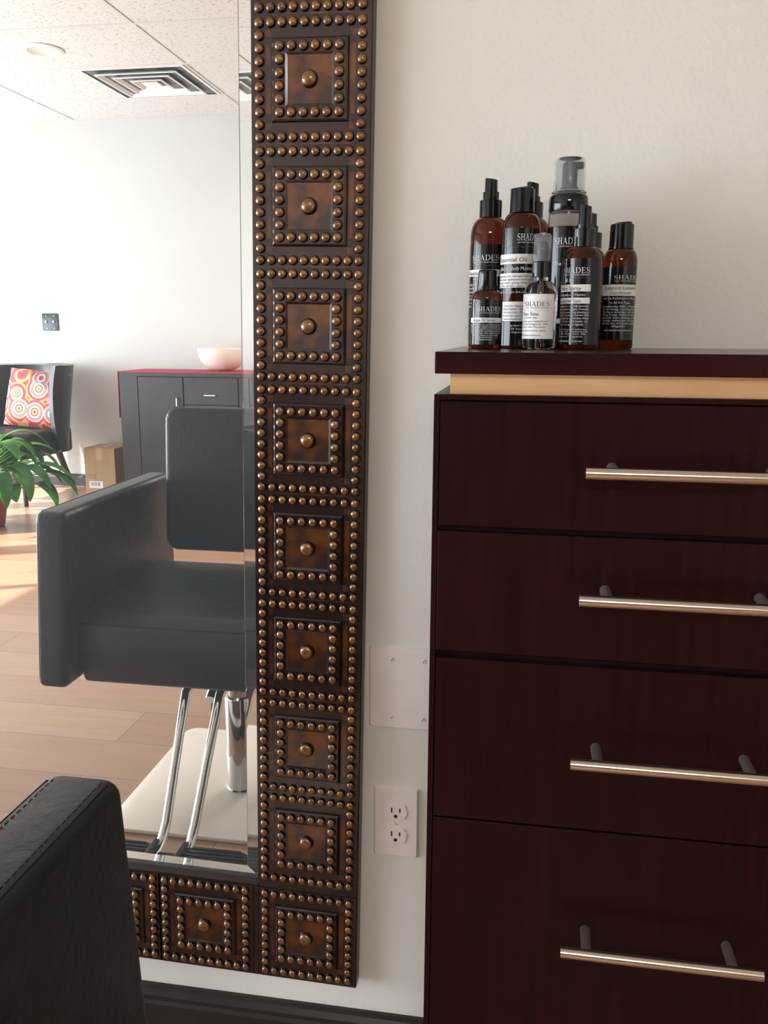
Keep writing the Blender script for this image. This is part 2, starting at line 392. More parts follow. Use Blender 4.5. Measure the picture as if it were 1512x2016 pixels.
tf = thing('added_fill_panel', 'added unseen fill light panel in the ceiling behind the photographer', 'ceiling light', (0.55, -4.3, CEIL))  # added out of view to brighten the lower front wall
b = NB(); box(b, -.61, .61, -.31, .31, -.012, -.001, .002, 1); obj('housing', b, TBAR, tf)
def emit(name, col, k):
    m, t, p = newmat(name); p.inputs['Emission Color'].default_value = (*col, 1); p.inputs['Emission Strength'].default_value = k; return m
b = NB(); box(b, -.58, .58, -.28, .28, -.0145, -.0125); obj('diffuser', b, emit('fill_diffuser', (1, .94, .88), 46), tf)
def downlight(x, y, label, watt, lit):
    t = thing('recessed_light', label, 'ceiling light', (x, y, CEIL), group=None)
    b = NB(); lathe(b, [(.110, -.001), (.110, -.005), (.098, -.011), (.078, -.011), (.070, -.004), (.070, -.001)], 40, close=False); obj('trim_ring', b, WHITEP, t, 40)
    b = NB(); lathe(b, [(.076, -.0105), (.055, -.0015), (0.0, -.0015)], 40, close=False); obj('reflector', b, pmat('reflector_cream', (.75, .66, .55), .4), t, 60)
    if lit:
        l = light('lamp_glow', 'SPOT', (x, y, CEIL - .02), watt, (1.0, .86, .66), (0, 0, -1), spot_size=2.0, spot_blend=1.0, shadow_soft_size=.05)
    return t
downlight(-2.29, -3.45, 'round white recessed light in the ceiling, left of the square vent', 0, False)
downlight(1.15, -0.42, 'recessed ceiling lamp shining down the wall above the cabinet', 1.5, True)
downlight(-1.45, -4.62, 'recessed ceiling lamp close to the far wall above the sideboard', 5, True)

# ---------------------------------------------------------------- mirror with embossed bronze frame
TP, TG = 0.1521, 0.012
mir = thing('wall_mirror', 'tall wall mirror in a wide studded bronze frame with square medallions', 'mirror', (0, 0, Z0), (0, 0.0164, 0))
FX0 = -5 * TP - 2 * TG; FZ1 = 11 * TP + 2 * TG; HW = 0.0786
b = NB()
def bar(x0, x1, z0, z1): box(b, x0, x1, -0.0262, -0.001, z0, z1, .0012, 1)
bar(-HW + .001, HW, -.0819, FZ1 + HW); bar(FX0 - HW, FX0 + HW, -.0819, FZ1 + HW)
bar(FX0 + HW, -HW + .001, -.0819, .0800); bar(FX0 + HW, -HW + .001, FZ1 - HW, FZ1 + HW)
obj('frame_body', b, FRAMEB, mir)

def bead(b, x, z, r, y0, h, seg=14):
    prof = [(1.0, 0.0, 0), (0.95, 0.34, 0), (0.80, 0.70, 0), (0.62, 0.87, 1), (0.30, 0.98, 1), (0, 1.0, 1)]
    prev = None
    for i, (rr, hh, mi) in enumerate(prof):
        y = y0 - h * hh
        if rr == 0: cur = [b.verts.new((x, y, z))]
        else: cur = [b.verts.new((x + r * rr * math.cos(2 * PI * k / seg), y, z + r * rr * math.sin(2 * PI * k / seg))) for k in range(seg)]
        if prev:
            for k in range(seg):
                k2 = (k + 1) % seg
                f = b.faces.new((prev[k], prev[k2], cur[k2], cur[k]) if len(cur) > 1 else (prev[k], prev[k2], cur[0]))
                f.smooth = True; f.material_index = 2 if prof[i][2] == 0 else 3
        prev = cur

def tile_mesh():
    b = NB(); h = TP / 2; Y = -.0262; P = .0016
    box(b, -HW + .0012, HW - .0012, Y - P, Y, -h, h)
    # border of the medallion: sunk channel edge and raised square with sloping sides
    def fr(a0, y0, a1, y1, mi):
        A = [b.verts.new((sx * a0, y0, sz * a0)) for sx, sz in ((-1, -1), (1, -1), (1, 1), (-1, 1))]
        B = [b.verts.new((sx * a1, y1, sz * a1)) for sx, sz in ((-1, -1), (1, -1), (1, 1), (-1, 1))]
        for k in range(4): b.faces.new((A[k], A[(k + 1) % 4], B[(k + 1) % 4], B[k])).material_index = mi
        return B
    y0 = Y - P
    for sx in (-1, 1):      # worn streaks down both sides and in the corners of the channel
        box(b, sx * .0548 - .0030, sx * .0548 + .0030, y0 - .0003, y0, -.040, .042, mi=1)
        for sz in (-1, 1): box(b, sx * .0548 - .0042, sx * .0548 + .0042, y0 - .0003, y0, sz * .0548 - .0042, sz * .0548 + .0042, .0001, 1, 1)
    box(b, -.056, .052, y0 - .0003, y0, -h, -h + .0016, mi=1)
    fr(.0500, y0 - .0000, .0488, y0 - .0034, 0); fr(.0488, y0 - .0034, .0468, y0 - .0050, 0)
    fr(.0468, y0 - .0050, .0315, y0 - .0048, 0); B = fr(.0315, y0 - .0048, .0285, y0 - .0040, 0)
    b.faces.new(B).material_index = 1
    for i in range(10):
        for j in range(10):
            if i in (0, 9) or j in (0, 9):
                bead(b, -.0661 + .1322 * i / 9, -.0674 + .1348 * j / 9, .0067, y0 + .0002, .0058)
    for i in range(6):
        for j in range(6):
            if i in (0, 5) or j in (0, 5):
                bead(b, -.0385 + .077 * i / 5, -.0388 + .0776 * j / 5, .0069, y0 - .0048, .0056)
    bmesh.ops.recalc_face_normals(b, faces=b.faces)
    return b
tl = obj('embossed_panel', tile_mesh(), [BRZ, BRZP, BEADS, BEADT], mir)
b = NB(); bead(b, 0, 0, .0112, -.0262 - .0016 - .0038, .0080, 24); bmesh.ops.recalc_face_normals(b, faces=b.faces)
cs = obj('centre_stud', b, [BRZ, BRZP, BEADS, BEADT], tl)
spots = [(0, k * TP + (TG if k > 0 else 0) + (TG if k == 11 else 0)) for k in range(1, 12)]
spots += [(-k * TP - TG, 0) for k in range(1, 5)] + [(-k * TP - TG, FZ1) for k in range(1, 5)]
spots += [(FX0, k * TP + (TG if k > 0 else 0) + (TG if k == 11 else 0)) for k in range(0, 12)]
for x, z in spots:
    c = copyto(tl, mir, (x, 0, z)); copyto(cs, c)

# mirror plate: flat silvered field and a ground glass bevel all round (wedge of glass over silver)
gx0, gx1, gz0, gz1 = FX0 + HW - .003, -HW + .003, .0800 - .003, FZ1 - HW + .003
BV = .0235
b = NB(); vs = [b.verts.new(p) for p in ((gx0 + BV, MY, gz0 + BV), (gx1 - BV, MY, gz0 + BV), (gx1 - BV, MY, gz1 - BV), (gx0 + BV, MY, gz1 - BV))]
b.faces.new(vs); r = bmesh.ops.extrude_face_region(b, geom=b.faces[:])
bmesh.ops.translate(b, verts=[v for v in r['geom'] if isinstance(v, bmesh.types.BMVert)], vec=(0, .002, 0))
bmesh.ops.recalc_face_normals(b, faces=b.faces)
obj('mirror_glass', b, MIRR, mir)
b = NB()
def R4(x0, x1, z0, z1, y): return [b.verts.new(p) for p in ((x0, y, z0), (x1, y, z0), (x1, y, z1), (x0, y, z1))]
YB = -.0116
fi = R4(gx0 + BV, gx1 - BV, gz0 + BV, gz1 - BV, MY - .00002); fo = R4(gx0, gx1, gz0, gz1, YB - .0001)
bi = R4(gx0 + BV, gx1 - BV, gz0 + BV, gz1 - BV, YB); bo = R4(gx0, gx1, gz0, gz1, YB)
for k in range(4):
    k2 = (k + 1) % 4
    b.faces.new((fi[k], fi[k2], fo[k2], fo[k])); b.faces.new((bi[k], bi[k2], bo[k2], bo[k])).material_index = 1
    b.faces.new((fi[k], fi[k2], bi[k2], bi[k])); b.faces.new((fo[k], fo[k2], bo[k2], bo[k]))
bmesh.ops.recalc_face_normals(b, faces=b.faces)
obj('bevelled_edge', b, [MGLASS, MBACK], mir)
b = NB(); box(b, gx0, gx1, -.0105, -.004, gz0, gz1); obj('backing_board', b, DARKSLOT, mir)

# ---------------------------------------------------------------- wall plates
OX, OZ, PW, PH = 0.0994, 0.2517 + Z0, 0.070, 0.1143
t = thing('electrical_outlet', 'painted double electrical outlet low on the wall between mirror and cabinet', 'electrical outlet', (OX + PW / 2, 0, OZ - PH / 2))
b = NB(); prism(b, rrect(PW, PH, .003, 3), 'y', -.0055, 0, 0); 
for v in b.verts:
    if v.co.y < -.004: v.co.x *= .90; v.co.z *= .94
obj('cover_plate', b, PLATE, t, 30)
for s in (1, -1):
    b = NB(); pts = []
    for k in range(40):
        a = 2 * PI * k / 40; pts.append((.0172 * math.cos(a), max(-.0118, min(.0118, .0172 * math.sin(a))) + s * .0195))
    prism(b, pts, 'y', -.0075, -.005, .0005, 1); o = obj('receptacle', b, PLATE, t, 30)
    b = NB(); box(b, -.0072, -.0050, -.0077, -.0068, s * .0195 - .0012, s * .0195 + .0068); box(b, .0052, .0074, -.0077, -.0068, s * .0195 - .0006, s * .0195 + .0062)
    bb = [(.0028 * math.cos(a * PI / 8), .0028 * math.sin(a * PI / 8) + s * .0195 - .0072) for a in range(16)]
    prism(b, bb, 'y', -.0077, -.0068); obj('slots', b, DARKSLOT, o)
def screw(parent, x, y, z, ang=0.6):
    b = NB(); prism(b, [(x + .0034 * math.cos(a * PI / 8), z + .0034 * math.sin(a * PI / 8)) for a in range(16)], 'y', y - .001, y + .001, .0003, 1)
    o = obj('screw', b, PLATE, parent, 40)
    b = NB(); c, s = math.cos(ang), math.sin(ang)
    box(b, -.003, .003, y - .0011, y - .0006, -.0004, .0004)
    bmesh.ops.rotate(b, cent=(0, 0, 0), matrix=Matrix.Rotation(ang, 3, 'Y'), verts=b.verts)
    bmesh.ops.translate(b, verts=b.verts, vec=(x, 0, z)); obj('screw_slot', b, INK, o)
screw(t, 0, -.0055, 0, 0.9)
p0 = at(726, 1352, -.005); p1 = at(726, 1271, -.005).z; p2 = at(726, 1431, -.005).z
BPH = p1 - p2; BPW = 0.118
t = thing('blank_wall_plate', 'wide blank plate painted over on the wall, above the outlet', 'wall plate', (p0.x + BPW / 2, 0, (p1 + p2) / 2))
b = NB(); prism(b, rrect(BPW, BPH, .004, 3), 'y', -.006, 0)
for v in b.verts:
    if v.co.y < -.004: v.co.x *= .96; v.co.z *= .95
obj('cover_plate', b, PLATE, t, 30)
for sx in (-.0245, .0215):
    for sz in (.0405, -.0405): screw(t, sx, -.006, sz * BPH / .114, 2.1)

# ---------------------------------------------------------------- burgundy drawer cabinet
CD = 0.3274; CXL = 0.2163; CW = 0.496
cab = thing('drawer_cabinet', 'tall burgundy wood drawer cabinet with bar handles and pale maple strip', 'cabinet', (CXL, -CD, 0))
def z(v): return v + Z0
BT = z(.8587); zz = [(z(.8522), z(.7277)), (z(.7219), z(.5951)), (z(.5868), z(.4063)), (z(.4041), .105)]
b = NB(); G = .0055
CB = CD - .018
box(b, 0, G, 0, CB, .0, BT - G); box(b, CW - G, CW, 0, CB, .0, BT - G); box(b, 0, CW, 0, CB, BT - G, BT, .0006, 1)
box(b, G, CW - G, .02, CB - .005, .0, BT - G); 
for a, c in ((0, 1), (1, 2), (2, 3)): box(b, G, CW - G, .012, .03, zz[c][0] - .004, zz[a][1] + .004)
box(b, G, CW - G, .045, .06, 0, .10)
obj('body', b, BURG, cab)
b = NB(); box(b, .0145, CW - .0145, .011, CD - .003, BT, z(.8788)); obj('maple_strip', b, MAPLE, cab, label='pale maple strip under the countertop')
b = NB(); box(b, 0.0, CW + .02, 0.0, CD - .001, z(.8786), z(.8996), .0007, 1); obj('countertop', b, BURGH, cab)
hb = NB(); tube(hb, [(0, 0, 0), (.1995, 0, 0)], .0060, 24); hh0 = None
for k, (zt, zb) in enumerate(zz):
    b = NB(); box(b, G + .0008, CW - G - .0008, 0 if k != 1 else -.0006, .019, zb, zt, .0008, 1)
    d = obj('drawer', b, BURG, cab)
    hz = [z(.7912), z(.6689), z(.5003), z(.2884)][k]; hx = .3622 - CXL
    if k == 0:
        hd = obj('handle', hb, STEEL, d, 40, (hx, -.0402, hz), 'brushed metal bar handle')
        q = NB()
        tube(q, [(0, .004, 0), (0, .0405, 0)], .0052, 16)
        ps = obj('handle_post', q, POSTM, d, 40, (hx + .027, -.0402, hz)); copyto(ps, d, (hx + .172, -.0402, hz))
    else:
        copyto(hd, d, (hx, -.0402, hz)); copyto(ps, d, (hx + .027, -.0402, hz)); copyto(ps, d, (hx + .172, -.0402, hz))

# ---------------------------------------------------------------- lettering tools
def stroke(b, pts, w0, w1=None, mi=0):
    """flat ribbon in the xz plane; pts (x, z, width)"""
    L = []; n = len(pts)
    for i, (x, y_, w) in enumerate(pts):
        a = pts[max(0, i - 1)]; c = pts[min(n - 1, i + 1)]
        dx, dz = c[0] - a[0], c[1] - a[1]; m = math.hypot(dx, dz) or 1
        nx, nz = -dz / m, dx / m
        L.append((b.verts.new((x + nx * w / 2, 0, y_ + nz * w / 2)), b.verts.new((x - nx * w / 2, 0, y_ - nz * w / 2))))
    for p, q in zip(L, L[1:]): b.faces.new((p[0], p[1], q[1], q[0]))

def rect(b, x0, x1, z0, z1, nx=1):
    for k in range(nx):
        a = x0 + (x1 - x0) * k / nx; c = x0 + (x1 - x0) * (k + 1) / nx
        b.faces.new([b.verts.new(p) for p in ((a, 0, z0), (c, 0, z0), (c, 0, z1), (a, 0, z1))])

def serif_caps(text):
    """roman capitals drawn as strokes, height 1, returns bmesh and width"""
    b = NB(); x = 0; T, t = .13, .045
    for ch in text:
        if ch == ' ': x += .4; continue
        if ch == 'H':
            for s in (.14, .62): rect(b, x + s, x + s + T, 0, 1); rect(b, x + s - .09, x + s + T + .09, 0, t); rect(b, x + s - .09, x + s + T + .09, 1 - t, 1)
            rect(b, x + .2, x + .66, .49, .49 + t); w = .93
        elif ch == 'A':
            stroke(b, [(x + .12, 0, t), (x + .44, 1, t)], 0); stroke(b, [(x + .74, 0, T), (x + .42, 1, T)], 0)
            rect(b, x + .22, x + .66, .33, .33 + t); rect(b, x + .0, x + .25, 0, t); rect(b, x + .60, x + .92, 0, t); w = .92
        elif ch == 'D':
            rect(b, x + .14, x + .14 + T, 0, 1); rect(b, x + .03, x + .45, 0, t); rect(b, x + .03, x + .45, 1 - t, 1)
            stroke(b, [(x + .40 + .42 * math.sin(a * PI / 12), .5 - .478 * math.cos(a * PI / 12), t + (T - t) * math.sin(a * PI / 12)) for a in range(13)], 0); w = .95
        elif ch == 'E':
            rect(b, x + .14, x + .14 + T, 0, 1); rect(b, x + .03, x + .68, 0, t); rect(b, x + .03, x + .66, 1 - t, 1); rect(b, x + .2, x + .55, .49, .49 + t)
            rect(b, x + .64, x + .70, 0, .24); rect(b, x + .62, x + .67, .78, 1); rect(b, x + .52, x + .56, .39, .63); w = .80
        elif ch == 'S':
            pts = []
            for k in range(25):
                s = k / 24
                if s < .5: a = math.radians(40 + 230 * s * 2); cx_, cz_ = .34, .745; px, pz = cx_ + .225 * math.cos(a), cz_ + .235 * math.sin(a)
                else: a = math.radians(90 - 230 * (s - .5) * 2); cx_, cz_ = .34, .265; px, pz = cx_ + .25 * math.cos(a), cz_ + .245 * math.sin(a)
                pts.append((x + px, pz, t + (T - t) * math.exp(-((s - .5) / .22) ** 2)))
            stroke(b, pts, 0); rect(b, x + .53, x + .57, .72, .98); rect(b, x + .07, x + .11, .02, .30); w = .70
        elif ch == 'T': rect(b, x + .33, x + .46, 0, 1); rect(b, x + .05, x + .74, 1 - t, 1); rect(b, x + .24, x + .55, 0, t); w = .8
        x += w
    return b, x

def font_bm(text):
    cu = bpy.data.curves.new('lettering_source', 'FONT'); cu.body = text; cu.size = 1; cu.resolution_u = 2
    o = bpy.data.objects.new('lettering_source', cu); COL.objects.link(o)
    me = bpy.data.meshes.new_from_object(o); b = NB(); b.from_mesh(me)
    bpy.data.objects.remove(o); bpy.data.curves.remove(cu); bpy.data.meshes.remove(me)
    xs = [v.co.x for v in b.verts] or [0, 1]; x0 = min(xs); w = max(xs) - x0
    for v in b.verts: v.co = Vector((v.co.x - x0, 0, v.co.y / .70))
    return b, w

class Bottle:
    """a bottle measured on the photo: cx is the axis at the foot, depth is distance from the wall"""
    def __init__(s, name, label, cx, depth, group=None):
        s.y = -depth; ct = z(.8996)
        p = at(cx, 690, s.y); s.x = p.x; s.ct = ct
        s.k = 1 / ((Vector((s.x, s.y, ct + .06)) - C0).dot(FW) / FPX)      # pixels per metre
        s.rotz = math.atan2(s.x - CX, s.y - CY); s.rotz = -s.rotz
        s.o = thing(name, label, 'bottle', (s.x, s.y, ct), (0, 0, s.rotz), group)
        s.n = 0
    def z(s, py): return at(pix((s.x, s.y, s.ct + .1))[0], py, s.y).z - s.ct
    def px(s, py): return pix((s.x, s.y, s.ct + s.z(py)))[0]
    def r(s, w): return w / s.k
    def part(s, name, prof, m, parent=None, seg=40, label=None, c=(0, 0)):
        b = NB(); lathe(b, [(s.r(w), max(0, s.z(py))) for py, w in prof], seg, c)
        return obj(name, b, m, parent or s.o, 35, label=label)
    def ang(s, px, py, R):
        v = (px - s.px(py)) / s.k / R
        return math.asin(max(-.999, min(.999, v)))
    def patch(s, name, R, l, r_, top, bot, m, parent, lift=.0002, label=None):
        b = NB(); py = (top + bot) / 2; a0, a1 = s.ang(l, py, R), s.ang(r_, py, R); n = 20; rr = R + lift; z0, z1 = s.z(bot), s.z(top)
        prev = None
        for k in range(n + 1):
            a = a0 + (a1 - a0) * k / n
            c = (b.verts.new((rr * math.sin(a), -rr * math.cos(a), z0)), b.verts.new((rr * math.sin(a), -rr * math.cos(a), z1)))
            if prev: b.faces.new((prev[0], c[0], c[1], prev[1])).smooth = True
            prev = c
        return obj(name, b, m, parent, label=label)
    def text(s, items, R, m, parent, lift=.0005):
        """items: (text, left px, right px, baseline y, cap-top y, serif)"""
        big = NB()
        for (tx, l, r_, base, top, *sf) in items:
            b, w = serif_caps(tx) if sf else font_bm(tx)
            a0, a1 = s.ang(l, base, R), s.ang(r_, base, R); z0 = s.z(base); h = s.z(top) - z0; rr = R + lift
            for v in b.verts:
                a = a0 + (a1 - a0) * v.co.x / w; v.co = Vector((rr * math.sin(a), -rr * math.cos(a), z0 + h * v.co.z))
            me = bpy.data.meshes.new('tmp'); b.to_mesh(me); b.free(); big.from_mesh(me); bpy.data.meshes.remove(me)
        return obj('lettering', big, m, parent)
    def flourish(s, R, l, r_, py, m, parent, amp=4):
        b = NB(); N = 60; a0, a1 = s.ang(l, py, R), s.ang(r_, py, R); rr = R + .0004; prev = None
        for k in range(N + 1):
            t_ = k / N; a = a0 + (a1 - a0) * t_; zz_ = s.z(py) + amp / s.k * math.sin(t_ * 26) * (1 - t_) * .8
            c = [b.verts.new((rr * math.sin(a), -rr * math.cos(a), zz_ + q)) for q in (-.00016, .00016)]
            if prev: b.faces.new((prev[0], c[0], c[1], prev[1]))
            prev = c
        # the curl to the left of the word
        prev = None; ca = s.ang(l + 3, py - 22, R)
        for k in range(34):
            q = k / 33; rad = (3 + 9 * q) / s.k; th = q * 9.0; a = ca + rad * math.cos(th) * .75 / R; zc = s.z(py - 22) + rad * math.sin(th) * 1.2
            c = [b.verts.new((rr * math.sin(a + e / R), -rr * math.cos(a + e / R), zc + e)) for e in (-.00014, .00014)]
            if prev: b.faces.new((prev[0], c[0], c[1], prev[1]))
            prev = c
        return obj('curl_drawing', b, m, parent)
    def sprayer(s, top, neck, coll, base, wn, wc, turn=0.0, m=None):
        """finger spray head: nozzle head over a ribbed collar"""
        m = m or BLKP
        b = NB(); lathe(b, [(s.r(wc), s.z(base)), (s.r(wc), s.z(coll + 1)), (s.r(wc - 1.5), s.z(coll)), (s.r(wn + 3), s.z(coll))], 40); col = obj('collar', b, m, s.o, 35)
        b = NB(); lathe(b, [(s.r(wn + 3), s.z(coll) - .0005), (s.r(wn + 3), s.z(neck)), (s.r(wn), s.z(neck))], 32); obj('neck', b, m, s.o, 35)
        b = NB(); h = s.r(wn); pts = []
        for k in range(24):
            a = 2 * PI * k / 24; pts.append((h * math.cos(a) * 1.0, h * .9 * math.sin(a)))
        prism(b, pts, 'z', s.z(neck) - .0005, s.z(top))
        zt, zn = s.z(top), s.z(neck)
        for v in b.verts:
            if v.co.z > zt - .001:
                u = v.co.x / h; v.co.z -= (.0012 + .0012 * u + (.0016 if abs(u - .25) < .25 else 0)); v.co.x *= .95
        bmesh.ops.rotate(b, cent=(0, 0, 0), matrix=Matrix.Rotation(turn, 3, 'Z'), verts=b.verts)
        hd_ = obj('spray_head', b, m, s.o, 40)
        b = NB(); prism(b, [(.0017 * math.cos(a * PI / 8), .0017 * math.sin(a * PI / 8)) for a in range(16)], 'y', -h * .93, -h * .8)
        bmesh.ops.translate(b, verts=b.verts, vec=(0, 0, zt - (zt - zn) * .28))
        bmesh.ops.rotate(b, cent=(0, 0, 0), matrix=Matrix.Rotation(turn + .5, 3, 'Z'), verts=b.verts); obj('nozzle', b, DARKSLOT, hd_)
    def disccap(s, top, base, w, turn=0.0):
        b = NB(); lathe(b, [(s.r(w + 1.5), s.z(base)), (s.r(w + 1.5), s.z(base - 2)), (s.r(w), s.z(base - 3)), (s.r(w - .5), s.z(top + 1)), (s.r(w - 2), s.z(top))], 44)
        c = obj('disc_cap', b, BLKP, s.o, 35)
        b = NB(); lathe(b, [(s.r(w - 4), s.z(top) - .0004), (s.r(w - 4.5), s.z(top) + .0012), (s.r(w - 7), s.z(top) + .0016), (0, s.z(top) + .0016)], 40)
        for v in b.verts:
            if v.co.z > s.z(top): v.co.z += v.co.x * .10
        bmesh.ops.rotate(b, cent=(0, 0, 0), matrix=Matrix.Rotation(turn, 3, 'Z'), verts=b.verts); obj('press_disc', b, BLKP, c, 40)
    def body(s, sh, full, base, wn, w, m, foot=2, name='bottle_body'):
        prof = [(base, w - foot - 2), (base - 1, w - foot + .5), (base - 4, w)]
        for k in range(9):
            a = k / 8 * PI / 2; prof.append((full - (full - sh) * math.sin(a), wn + (w - wn) * math.cos(a)))
        return s.part(name, prof, m)

B = Bottle
SMALL = 'CURLY WAVY KINKY STRAIGHT'
# 1 finishing spray, back left
s = B('spray_bottle', 'leftmost tall amber spray bottle, behind the small serum bottle', 958, .066)
bd = s.body(430, 468, 684, 19, 37.5, AMBER); R_ = s.r(37.5)
lb = s.patch('label', R_, 922, 993, 484, 668, LABK, bd); s.patch('label_band', R_, 923, 990, 533, 546, LABW, lb, .0004)
s.text([('SHADES', 932, 982, 515.5, 505, 1), (SMALL, 933, 982, 520.5, 518)], R_, INKW, lb)
s.text([('Finishing Spray', 926, 978, 544, 536)], R_, INKB, lb, .0007)
s.text([('Fine Hold', 933, 965, 555, 548), ('humidity resistant formula', 922, 975, 564, 559.5), ('sets style and adds body', 922, 975, 571, 566.5), ('protects hair from heat', 922, 972, 578, 573.5), ('apply to damp or dry hair', 921, 972, 585, 580.5), ('brushes out clean', 921, 972, 592, 587.5), ('for all hair types', 921, 972, 599, 594.5), ('with botanicals', 921, 970, 606, 601.5)], R_, INKW, lb)
s.flourish(R_, 924, 985, 525, INKG, lb)
s.sprayer(351, 379, 395, 429, 12.5, 21.5, -.3)
# 4 spray bottle at back, behind the essential oil
s = B('spray_bottle', 'amber spray bottle almost hidden behind the essential oil bottle', 1037, .036)
bd = s.body(431, 467, 684, 18, 36, AMBER); R_ = s.r(36)
lb = s.patch('label', R_, 1012, 1066, 484, 668, LABK, bd)
s.sprayer(359, 388, 399, 430, 12, 21, .3)
# 3 essential oil
s = B('disc_top_bottle', 'tall amber bottle with flat black cap labelled Essential Oil', 1018, .103)
bd = s.body(421, 462, 686, 22, 37.5, AMBER); R_ = s.r(37.5)
lb = s.patch('label', R_, 986, 1055, 452, 580, LABK, bd)
s.patch('label_band', R_, 984, 1052, 503, 522, LABW, lb, .0004); s.patch('label_band', R_, 983, 1051, 540, 568, LABW, lb, .0004)
lb2 = s.patch('lower_label', R_, 990, 1050, 595, 633, LABW, bd); lb3 = s.patch('lower_label', R_, 988, 1050, 634, 680, LABK, bd)
s.text([('SHADES', 1018.5, 1058, 477, 464, 1), (SMALL, 1019, 1052, 482.5, 479.5), ('Hair and Body Moisture', 988, 1050, 534.5, 527), ('use daily on skin and hair', 988, 1048, 578, 574.5)], R_, INKW, lb)
s.text([('Essential Oil', 988, 1036, 518, 509.5)], R_, INKB, lb, .0007)
s.text([('moisturizes dry, damaged hair and', 986, 1048, 547.5, 543.5), ('ends, heat appliances and more', 986, 1048, 554, 550), ('moisture while giving shine and', 985, 1047, 560.5, 556.5), ('body. For all hair types', 985, 1030, 566.5, 562.5)], R_, INKB, lb, .0007)
s.text([('to the hair. Apply a few', 992, 1038, 605, 601), ('drops together. Apply to', 992, 1038, 611, 607), ('the ends of hair. Massage', 992, 1038, 617.5, 613.5), ('on dry hair, apply several', 992, 1038, 624, 620), ('warm oil treatment.', 992, 1028, 630.5, 626.5)], R_, INKB, lb2, .0007)
s.text([('Grape Seed Oil', 998, 1030, 643, 639), ('Argan Oil  Sweet', 994, 1028, 649.5, 645.5), ('Vanilla  Grapefruit', 994, 1028, 656, 652)], R_, INKW, lb3)
s.flourish(R_, 992, 1050, 489, INKG, lb)
s.disccap(372, 420, 23.5, .5)
# 6 foam pump
s = B('foam_pump_bottle', 'largest bottle, foaming pump under a clear dome cap, dark red contents', 1106, .108)
R_ = s.r(38)
bd = s.part('bottle_body', [(687, 34), (685, 37), (681, 38), (449, 38)], AMBERD)
s.part('bottle_shoulder', [(448.8, 37.8), (428, 37.3), (420, 36.5), (418, 34)], CLEARW, bd)
lb = s.patch('label', R_, 1074, 1142, 452, 668, LABK, bd); s.patch('label_band', R_, 1074, 1138, 628, 637, LABW, lb, .0004)
s.text([('SHADES', 1093, 1140, 484.5, 471.5, 1), (SMALL, 1093, 1138, 490, 487), ('The Foam', 1092, 1128, 525, 518)], R_, INKW, lb)
s.part('collar', [(418, 37), (417, 37.5), (393, 37), (387, 35), (385, 31)], BLKP)
s.part('cap_seat', [(386, 33), (379, 33), (377, 30)], FROST)
b = NB(); lathe(b, [(s.r(30), s.z(379)), (s.r(29.5), s.z(320)), (s.r(28), s.z(314)), (s.r(23), s.z(312)), (0, s.z(312))], 44, close=False)
r = bmesh.ops.solidify(b, geom=b.faces[:], thickness=.0009); bmesh.ops.recalc_face_normals(b, faces=b.faces); obj('dome_cap', b, FROST, s.o, 40)
b = NB(); lathe(b, [(s.r(20), s.z(378)), (s.r(18), s.z(370)), (s.r(15.5), s.z(368)), (s.r(15.5), s.z(325)), (s.r(13), s.z(320)), (0, s.z(319))], 32)
prism(b, [(s.r(2), s.z(333)), (s.r(27), s.z(332)), (s.r(27.5), s.z(321)), (s.r(20), s.z(320)), (-s.r(4), s.z(319.5))], 'y', -s.r(8), s.r(8), .0008, 2)
obj('pump_head', b, pmat('grey_black_plastic', (.03, .032, .04), .35), s.o, 40)
# 8 spray bottle behind shine spray
s = B('spray_bottle', 'amber spray bottle mostly hidden behind the Shine Spray bottle', 1149, .042)
bd = s.body(491, 522, 686, 18, 34, AMBER); R_ = s.r(34)
lb = s.patch('label', R_, 1120, 1181, 520, 668, LABK, bd); s.patch('label_band', R_, 1130, 1180, 549, 579, LABW, lb, .0004)
s.sprayer(418, 446, 459, 490, 13, 24, .2)
# 7 shine spray
s = B('spray_bottle', 'front amber spray bottle labelled Shine Spray, beside the clear one', 1139, .160)
bd = s.body(486, 524, 688, 20, 39, AMBER); R_ = s.r(39)
lb = s.patch('label', R_, 1104, 1177, 511, 678, LABK, bd)
s.patch('label_band', R_, 1106, 1162, 562, 575.5, LABW, lb, .0004); s.patch('label_band', R_, 1105, 1160, 587.5, 599, LABW, lb, .0004)
s.text([('SHADES', 1112, 1161, 540, 529, 1), (SMALL, 1113, 1160, 545, 542), ('Botanicals and Vitamins', 1107, 1152, 584, 579), ('weatherize, remedy formula', 1105, 1158, 605.5, 601.5),
        ('perfect added weight. Protect', 1104, 1158, 611.5, 607.5), ('strands preventing moisture', 1104, 1158, 617.5, 613.5), ('locking. Leaves a mirror-like', 1104, 1158, 623, 619), ('seal, properly eliminate frizz', 1103, 1157, 629, 625),
        ('for the driest. hold bottle, six', 1103, 1156, 635, 631), ('inches and spray lightly', 1103, 1148, 641, 637), ('Cyclomethicone, Dimethicone,', 1103, 1154, 650, 647), ('Argan Oil, Phytantriol', 1103, 1154, 654.5, 651.5), ('Jojoba, Panthenol, Silk', 1103, 1152, 659, 656), ('Vitamin E, Fragrance', 1103, 1146, 664, 661), ('www.shadeshairproducts.com', 1102, 1145, 673, 669)], R_, INKW, lb)
s.text([('Shine Spray', 1107, 1144, 573, 565), ('For All Hair Types', 1106, 1144, 596.5, 590.5)], R_, INKB, lb, .0007)
s.flourish(R_, 1111, 1160, 549, INKG, lb, 3)
s.sprayer(403, 443, 451, 487, 12.5, 22, .1)
